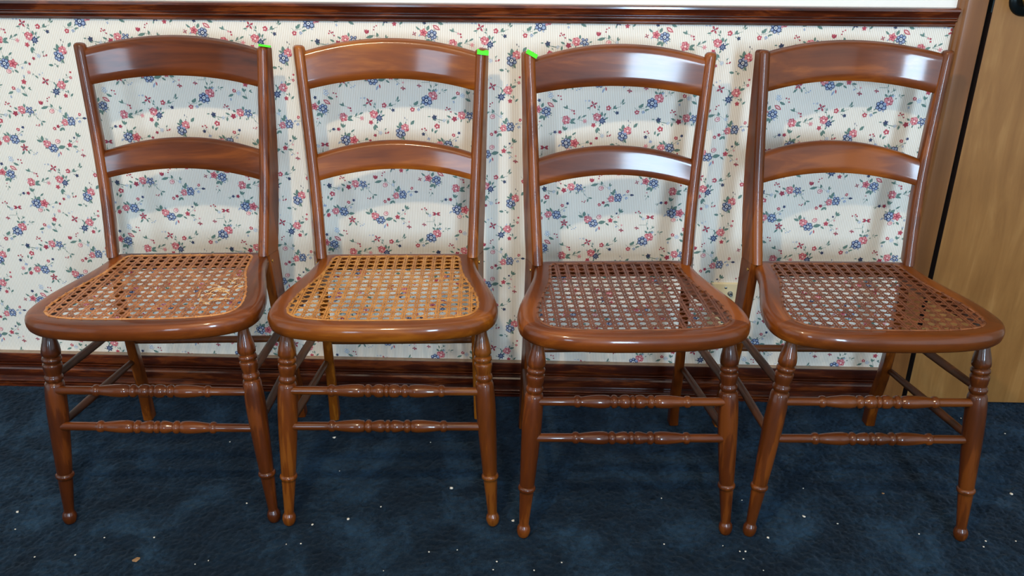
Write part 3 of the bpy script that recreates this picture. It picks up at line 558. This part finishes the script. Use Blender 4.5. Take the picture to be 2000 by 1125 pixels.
def build_chair(name, loc, yaw, P, tint, cane_mat, bind_mat, pitch, cwid, label, seed, skew=0.0):
    root = bpy.data.objects.new(name, None); COL.objects.link(root); root.location = (loc[0], loc[1], 0); root.rotation_euler = (0, 0, yaw)
    tag(root, label, 'chair', 'cane seat chairs lined up along the wallpapered wall')
    W = lambda ax: wood('varnished_wood_%d' % seed, *tint, ax, rough=0.34, coat=0.42, coat_rough=0.08)
    dk = tuple(tuple(int(c*q) for c, q in zip(t_, (.80, .76, .80))) for t_ in tint)  # legs and front stretchers tinted darker to paint the shade below the seat
    WT = lambda ax: wood('shaded_turned_wood_%d' % seed, *dk, ax, rough=0.34, coat=0.5, coat_rough=0.08)
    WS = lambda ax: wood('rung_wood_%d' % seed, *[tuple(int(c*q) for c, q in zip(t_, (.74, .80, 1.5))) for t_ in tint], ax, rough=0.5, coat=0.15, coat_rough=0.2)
    # seat frame
    jf = 4*SUB+3; jb = 13*SUB+3
    seat_piece('seat_front_rail', -jf, jf, W('x'), root)
    seat_piece('seat_side_rail', jf, jb, W('y'), root)
    seat_piece('seat_side_rail', NL-jb, NL-jf, W('y'), root)
    seat_piece('seat_back_rail', jb, NL-jb, W('x'), root)
    cane(root, cane_mat, pitch, cwid, seed, skew); binding(root, bind_mat, seed)
    # front legs
    for s, LR in ((-1, 'L'), (1, 'R')):
        a = Vector(P['ff'+LR]); b = Vector(P['lt'+LR]); k = (b-a).length/(b.z-a.z)
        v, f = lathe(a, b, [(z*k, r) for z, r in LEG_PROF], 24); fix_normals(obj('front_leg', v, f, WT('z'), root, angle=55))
    # front stretchers
    for key, prof, nm in (('us', UP_STR, 'front_stretcher'), ('ls', LO_STR, 'front_stretcher')):
        a = Vector(P[key+'L']); b = Vector(P[key+'R']); h = (b-a).length/2; c = (a+b)/2; ax = (b-a).normalized()
        kk = h/325; full = [(-d*kk, r) for d, r in reversed(prof)] + [(d*kk, r) for d, r in prof[1:]]
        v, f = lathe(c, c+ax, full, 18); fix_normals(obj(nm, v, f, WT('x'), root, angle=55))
    # back posts
    for s, LR in ((-1, 'L'), (1, 'R')):
        pt = P['pt'+LR]; ps = P['ps'+LR]; bf = P['bf'+LR]; zt = pt[2]+0.004; xs0 = ps[0]*s; xt = pt[0]*s
        rings = []
        def ring_up(z, sc=1.0):
            t = (z-.4505)/(zt-.4505); xc = xs0+(xt-xs0)*t; fy = interp(z, FY); d = interp(z, DEP); h = .0132*sc
            x0, x1 = xc-h, xc+h*.80; cy = fy+d*.5; sh = .34*(d-.012); mx, hx = (x0+x1)/2, (x1-x0)/2
            pts = [(x0+sh*.85, fy+d)] + [(mx-hx*math.cos(math.pi*k/12), fy+.012*(1-math.sin(math.pi*k/12))) for k in range(13)] + [(x1+sh, fy+d)]
            out = []
            for x, y in pts:
                x = xc+(x-xc)*(1 if sc == 1 else sc); y = cy+(y-cy)*sc; out.append((s*x, y, z))
            return out
        def ring_low(z):
            t = (.4505-z)/.4505; xo0 = xs0+.0103+.34*.036; xi0 = xo0-.0200
            xc = (xi0+xo0)/2+(abs(bf[0])-(xi0+xo0)/2)*t; hw = .0100+.0010*t
            fy = interp(z, [(0, bf[1]-.008), (.06, bf[1]-.016), (.15, .138), (.25, .117), (.35, .104), (.4505, .0985)]); d = interp(z, [(0, .028), (.2, .032), (.4505, .0348)])
            mx, hx = xc-.012*(1-t), hw; sh = .012*(1-t)
            pts = [(mx-hx+sh, fy+d)] + [(mx-hx*math.cos(math.pi*k/12), fy+.006*(1-math.sin(math.pi*k/12)**.6)) for k in range(13)] + [(mx+hx+sh, fy+d)]
            return [(s*x, y, z) for x, y in pts]
        for k in range(0, 13): rings.append(ring_low(.4505*k/12))
        for k in range(0, 21): rings.append(ring_up(.4505+(zt-.0070-.4505)*k/20))
        for dz, sc in ((-.0045, .97), (-.002, .88), (-.0006, .70), (0.0, .4)): rings.append(ring_up(zt+dz, sc))
        v, f = loft(rings); post = fix_normals(obj('back_post', v, f, W('z'), root, angle=52))
        sx = (xs0+.0146)*s; v, f = lathe((sx-.0028*s, .112, .432), (sx+.004*s, .112, .432), [(0, .0042), (.0018, .0042), (.0026, .0026), (.0028, .001)], 12); fix_normals(obj('screw', v, f, M_BRASS, post))
    # crest rail and lower slat
    def rail(nm, kT, kB, kTL, kTR, kBL, kBR, thick, sag):
        N = 28; rings = []
        for k in range(N+1):
            s = -1+2*k/N; q = 1-s*s
            lerp = lambda a, b: a+(b-a)*(s+1)/2
            zt = lerp(P[kTL][2], P[kTR][2]); zb = lerp(P[kBL][2], P[kBR][2])
            zt += (P[kT][2]-(P[kTL][2]+P[kTR][2])/2)*q; zb += (P[kB][2]-(P[kBL][2]+P[kBR][2])/2)*q
            xt = lerp(P[kTL][0]-.008, P[kTR][0]+.008); xb = lerp(P[kBL][0]-.008, P[kBR][0]+.008)
            def pt(u, dy):
                z = zb+(zt-zb)*u; x = xb+(xt-xb)*u
                zr = zb+(zt-zb)*u - (P[kT][2]-(P[kTL][2]+P[kTR][2])/2)*q
                return (x, interp(zr, FY)+.0060+sag*q+dy, z)
            H = zt-zb; e = .0025/H
            rings.append([pt(e, 0), pt(.25, 0), pt(.5, 0), pt(.75, 0), pt(1-.0075/H, 0), pt(1-.0052/H, .0008), pt(1-.0028/H, .0030), pt(1-.0010/H, .0066), pt(1, .0110), pt(1, thick-.006), pt(1-.0015/H, thick-.001), pt(1-.006/H, thick), pt(.5, thick), pt(e, thick), pt(0, thick-.003), pt(0, .0022)])
        v, f = loft(rings); return fix_normals(obj(nm, v, f, W('x'), root, angle=50))
    rail('crest_rail', 'cT', 'cB', 'cTL', 'cTR', 'cBL', 'cBR', .025, (.020, .020, .0160, .030)[seed-1])
    rail('back_slat', 'mT', 'mB', 'mTL', 'mTR', 'mBL', 'mBR', .021, (.017, .017, .016, .024)[seed-1])
    # side and back stretchers
    def legpt(LR, z): a = Vector(P['ff'+LR]); b = Vector(P['lt'+LR]); return a+(b-a)*(z/(b.z-a.z))
    for s, LR in ((-1, 'L'), (1, 'R')):
        bx = abs(P['bf'+LR][0])
        for zf, zb, yb in ((.317, .280, .118), (.215, .174, .140)):
            a = legpt(LR, zf); xb = s*(.179+(bx-.179)*(1-zb/.45)); b = Vector((xb, yb, zb)); L = (b-a).length
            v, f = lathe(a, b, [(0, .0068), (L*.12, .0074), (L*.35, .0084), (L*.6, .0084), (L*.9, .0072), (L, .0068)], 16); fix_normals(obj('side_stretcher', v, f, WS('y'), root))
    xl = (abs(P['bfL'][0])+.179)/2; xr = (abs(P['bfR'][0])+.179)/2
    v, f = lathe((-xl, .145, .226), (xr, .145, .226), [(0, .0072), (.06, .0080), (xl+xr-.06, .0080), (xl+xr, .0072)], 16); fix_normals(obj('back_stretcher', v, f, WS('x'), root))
    return root

def cane_mat(name, lo, hi, rough=0.45):
    m, nt, b = new_mat(name); N = nt.nodes.new; Lk = nt.links.new
    tc = N('ShaderNodeTexCoord'); n1 = N('ShaderNodeTexNoise'); n1.inputs['Scale'].default_value = 55; n1.inputs['Detail'].default_value = 4
    Lk(tc.outputs['Object'], n1.inputs['Vector']); rp = N('ShaderNodeValToRGB'); e = rp.color_ramp.elements
    e[0].position = 0.35; e[0].color = s2l(lo); e[1].position = 0.68; e[1].color = s2l(hi)
    Lk(n1.outputs['Fac'], rp.inputs['Fac']); Lk(rp.outputs['Color'], b.inputs['Base Color']); b.inputs['Roughness'].default_value = rough; b.inputs['Coat Weight'].default_value = 0.2
    return m

PTS = [
{'ffL':(-0.2024,-0.2135,0.0),'ffR':(0.2047,-0.2226,0.0),'rgL':(-0.1956,-0.2079,0.1129),'rgR':(0.195,-0.2079,0.1012),'ltL':(-0.1743,-0.1831,0.4033),'ltR':(0.1807,-0.1831,0.4026),'usL':(-0.1663,-0.1996,0.2946),'usR':(0.168,-0.1996,0.2853),'lsL':(-0.1703,-0.2054,0.2196),'lsR':(0.1709,-0.2054,0.2081),'bfL':(-0.1864,0.1703,0.0),'bfR':(0.1812,0.1738,0.0001),'ptL':(-0.1809,0.1615,0.8793),'ptR':(0.1868,0.1615,0.8729),'psL':(-0.1644,0.0873,0.4541),'psR':(0.1581,0.0873,0.4476),'cTL':(-0.1653,0.1549,0.8721),'cTR':(0.1686,0.1549,0.8697),'cBL':(-0.162,0.141,0.8008),'cBR':(0.1646,0.141,0.7966),'mTL':(-0.1624,0.1393,0.6636),'mTR':(0.1593,0.1393,0.6646),'mBL':(-0.1616,0.1335,0.6092),'mBR':(0.1561,0.1335,0.6048),'cT':(-0.003,0.1744,0.8951),'cB':(0.0039,0.1674,0.8172),'mT':(-0.0111,0.1484,0.6906),'mB':(-0.0021,0.1508,0.6282)},
{'ffL':(-0.2057,-0.2175,0.0),'ffR':(0.2021,-0.2289,0.0),'rgL':(-0.1968,-0.2079,0.1161),'rgR':(0.1971,-0.2079,0.1096),'ltL':(-0.1778,-0.1831,0.405),'ltR':(0.1816,-0.1831,0.4059),'usL':(-0.1651,-0.1996,0.2955),'usR':(0.1691,-0.1996,0.2892),'lsL':(-0.171,-0.2054,0.2209),'lsR':(0.1733,-0.2054,0.2149),'bfL':(-0.18,0.1728,0.0),'bfR':(0.1711,0.1708,0.0),'ptL':(-0.1846,0.1615,0.8769),'ptR':(0.1857,0.1615,0.8719),'psL':(-0.1622,0.0873,0.449),'psR':(0.1638,0.0873,0.4448),'cTL':(-0.1698,0.1549,0.8678),'cTR':(0.1691,0.1549,0.8667),'cBL':(-0.1656,0.141,0.7936),'cBR':(0.1632,0.141,0.7924),'mTL':(-0.1615,0.1393,0.6583),'mTR':(0.1644,0.1393,0.66),'mBL':(-0.1595,0.1335,0.6058),'mBR':(0.1609,0.1335,0.6073),'cT':(-0.0089,0.1744,0.8919),'cB':(0.0002,0.1674,0.8137),'mT':(0.0,0.1484,0.6874),'mB':(0.0018,0.1508,0.6297)},
{'ffL':(-0.1999,-0.2159,0.0),'ffR':(0.2012,-0.2177,0.0),'rgL':(-0.1946,-0.2079,0.113),'rgR':(0.1954,-0.2079,0.1083),'ltL':(-0.1759,-0.1831,0.4042),'ltR':(0.1749,-0.1831,0.4005),'usL':(-0.1654,-0.1996,0.295),'usR':(0.1662,-0.1996,0.2895),'lsL':(-0.168,-0.2054,0.2202),'lsR':(0.1712,-0.2054,0.2135),'bfL':(-0.1812,0.1738,0.0001),'bfR':(0.1836,0.1801,0.0),'ptL':(-0.1814,0.1615,0.8722),'ptR':(0.1848,0.1615,0.8711),'psL':(-0.1614,0.0873,0.4491),'psR':(0.1571,0.0873,0.4481),'cTL':(-0.1664,0.1549,0.8607),'cTR':(0.1694,0.1549,0.8635),'cBL':(-0.164,0.141,0.7938),'cBR':(0.1649,0.141,0.789),'mTL':(-0.1621,0.1393,0.6601),'mTR':(0.1614,0.1393,0.6584),'mBL':(-0.1609,0.1335,0.6053),'mBR':(0.1578,0.1335,0.6055),'cT':(-0.0024,0.1744,0.8878),'cB':(0.0032,0.1674,0.8078),'mT':(-0.0058,0.1484,0.6865),'mB':(0.0,0.1508,0.629)},
{'ffL':(-0.2114,-0.2214,0.0),'ffR':(0.2023,-0.2294,0.0),'rgL':(-0.1997,-0.2079,0.1101),'rgR':(0.1992,-0.2079,0.1087),'ltL':(-0.1711,-0.1831,0.4011),'ltR':(0.1804,-0.1831,0.4013),'usL':(-0.1675,-0.1996,0.2911),'usR':(0.1704,-0.1996,0.2917),'lsL':(-0.1732,-0.2054,0.214),'lsR':(0.174,-0.2054,0.2147),'bfL':(-0.1812,0.1738,0.0001),'bfR':(0.189,0.1853,0.0),'ptL':(-0.1837,0.1615,0.8767),'ptR':(0.1865,0.1615,0.8784),'psL':(-0.1649,0.0873,0.4406),'psR':(0.1594,0.0873,0.4516),'cTL':(-0.1691,0.1549,0.8742),'cTR':(0.1678,0.1549,0.8752),'cBL':(-0.1672,0.141,0.7979),'cBR':(0.1663,0.141,0.7974),'mTL':(-0.1627,0.1393,0.6732),'mTR':(0.1575,0.1393,0.6639),'mBL':(-0.1619,0.1335,0.6128),'mBR':(0.1559,0.1335,0.611),'cT':(-0.0038,0.1744,0.8962),'cB':(0.0016,0.1674,0.8182),'mT':(-0.0061,0.1484,0.6969),'mB':(-0.0001,0.1508,0.633)},
]
TINT = [((60,24,5),(97,44,8),(123,61,14)),((88,40,5),(119,59,9),(143,79,18)),((75,31,5),(104,48,8),(130,66,15)),((75,33,5),(106,50,9),(132,68,16))]
CM = [cane_mat('straw_brown_cane', (128,72,36), (176,112,62)), cane_mat('golden_cane', (158,98,34), (196,136,62)), cane_mat('dark_brown_cane', (84,40,22), (112,60,36)), cane_mat('red_brown_cane', (92,46,24), (124,68,38))]
BM_ = [cane_mat('straw_binding', (160,100,52), (200,138,80)), cane_mat('golden_binding', (150,92,34), (190,130,58)), cane_mat('dark_binding', (88,44,22), (126,72,40)), cane_mat('red_brown_binding', (94,48,24), (136,80,44))]
LBL = ['brown wooden chair with frayed straw-coloured cane seat, leftmost in the row',
       'orange-brown wooden chair with golden cane seat and green sticker on its right post',
       'wooden chair with dark brown cane seat and green sticker on its left post',
       'wooden chair with reddish-brown cane seat standing right in front of the door casing']
LOC = [(-0.7307, -0.3185), (-0.2874, -0.3040), (0.1751, -0.3239), (0.6402, -0.3045)]
YAWS = [0.0725, 0.0629, 0.0640, 0.0249]
CW = [.0040, .0028, .0033, .0033]
chairs = [build_chair('cane_seat_chair', LOC[i], YAWS[i], PTS[i], TINT[i], CM[i], BM_[i], .0202, CW[i], LBL[i], i+1, 0.0) for i in range(4)]

# loose broken strands in the frayed seat
v, f = [], []
M_FRAY = cane_mat('pale_frayed_cane', (196,146,88), (226,184,126), 0.6)
for k in range(34):
    x, y = RND.uniform(.085, .150), RND.uniform(-.165, -.03); a = RND.uniform(0, 6.28); L = RND.uniform(.012, .032); h = RND.uniform(.001, .007); pts = []
    if x > .165: continue
    for t in (0, .35, .7, 1): pts.append(Vector((x+L*t*math.cos(a)+RND.uniform(-.001, .001), y+L*t*math.sin(a), .4505+h*math.sin(math.pi*min(1, t*.8)))))
    n_ = Vector((-math.sin(a), math.cos(a), 0))*.0007
    c, g = loft([[tuple(p+n_), tuple(p+Vector((0, 0, .0007))), tuple(p-n_)] for p in pts]); n = len(v); v += c; f += [tuple(i+n for i in q) for q in g]
o = fix_normals(obj('frayed_strands', v, f, M_FRAY, chairs[0])); tag(o, 'pale broken cane strands', kind='stuff')

# green stickers on the post tops
def sticker(parent, loc, rot, fold):
    h, w_ = .0060, .0118; rings = []
    for z, y in ((-h, 0.0), (0, -.0012), (h, fold)): rings.append([(-w_, y, z), (w_, y, z), (w_, y+.0005, z), (-w_, y+.0005, z)])
    v, f = loft(rings); o = fix_normals(obj('price_sticker', v, f, M_STICKER, parent, smooth=False)); o.location = loc; o.rotation_euler = rot; tag(o, 'bright green sticker'); return o
sticker(chairs[0], (.1905, .166, .8790), (-1.25, .15, 0.1), .004)
sticker(chairs[1], (.1880, .1565, .8700), (-.45, .14, .1), .004)
sticker(chairs[2], (-.1750, .1590, .8730), (-.75, .48, -.1), .003)

# ------------------------------------------------------------------ crumbs on the carpet
def floor_at(px, py, z=0.0):
    d = fwd + rgt*((px-1000)/FPX) - up*((py-562.5)/FPX); t = (z-CAM_POS.z)/d.z; return CAM_POS + d*t
def crumb(px, py, size, label, group=None, name='crumb', mat=None, flat=0.5, long=1.0):
    p = floor_at(px, py, size*flat*0.5); bm = bmesh.new(); bmesh.ops.create_icosphere(bm, subdivisions=1, radius=size)
    r = random.Random(int(px*7+py))
    for q in bm.verts: q.co *= r.uniform(.7, 1.15); q.co.z *= flat; q.co.x *= long
    me = bpy.data.meshes.new(name); bm.to_mesh(me); bm.free(); me.materials.append(mat or M_CRUMB)
    o = bpy.data.objects.new(name, me); COL.objects.link(o); o.location = (p.x, p.y, size*flat*0.75); o.rotation_euler = (0, 0, r.uniform(0, 6)); tag(o, label, 'crumb', group); return o
crumb(653, 855, .0045, 'pale crumb on the carpet under the golden cane chair, near its lower stretcher')
crumb(882, 954, .0042, 'square cream crumb on the carpet behind the right foot of the golden cane chair', flat=.7)
crumb(1570, 1009, .0042, 'large white oval crumb on the carpet right of two neighbouring chair feet', long=.75)
crumb(1500, 1050, .0034, 'white crumb on the carpet just below the left foot of the rightmost chair')
crumb(34, 1000, .0033, 'white crumb on the carpet left of the leftmost chair foot')
crumb(1975, 965, .0038, 'pale crumb on the carpet at the right edge, right of the last chair leg')
crumb(1725, 964, .0032, 'brownish crumb on the carpet between the legs of the rightmost chair', mat=M_LEAFBIT)
crumb(1002, 1017, .0034, 'cream crumb on the carpet left of the dark cane chair foot')
crumb(267, 1093, .0060, 'brown dry leaf fragment lying on the carpet', name='leaf_fragment', mat=M_LEAFBIT, flat=.25, long=1.6)
crumb(610, 1025, .0032, 'white crumb on the carpet just right of two touching chair feet')
crumb(680, 1014, .0032, 'greyish crumb on the carpet below the golden cane chair')
SPECKS = [(30,1034,.0020),(204,1050,.0018),(301,1050,.0022),(147,1084,.0020),(68,1088,.0020),(449,863,.0018),(482,983,.0022),(588,1062,.0020),(559,1063,.0014),(841,864,.0018),(663,920,.0016),(744,990,.0022),(838,1078,.0020),(970,1097,.0022),(1043,1114,.0018),(963,1113,.0016),(1097,1099,.0020),(1292,973,.0018),(1297,1063,.0018),(893,1074,.0014),(749,1115,.0014),(1445,1077,.0020),(1456,1077,.0022),(1452,1092,.0020),(1569,954,.0018),(1449,977,.0018),(1636,1023,.0020),(1795,1043,.0020),(1925,1057,.0022),(1921,1068,.0022),(1984,1057,.0018),(1877,817,.0020),(1963,847,.0022),(1412,1066,.0014),(1491,1114,.0014),(381,1102,.0014),(407,1095,.0014)]
ORD = ['first', 'second', 'third', 'fourth', 'fifth', 'sixth', 'seventh', 'eighth', 'ninth', 'tenth', 'eleventh', 'twelfth']
WHO = ['the leftmost chair', 'the golden cane chair', 'the dark cane chair', 'the rightmost chair']
regions = {}
for s_ in SPECKS:
    c_ = 0 if s_[0] < 560 else 1 if s_[0] < 985 else 2 if s_[0] < 1440 else 3
    regions.setdefault((c_, s_[1] > 1030), []).append(s_)
for (c_, front), ss in regions.items():
    for n_, (px, py, sz) in enumerate(sorted(ss)):
        lab = 'tiny pale carpet speck ' + ('in front of ' if front else 'near the legs of ') + WHO[c_]
        if len(ss) > 1: lab += ', %s from left' % ORD[n_]
        crumb(px, py, sz, lab, 'tiny specks of debris scattered over the carpet', name='carpet_speck')
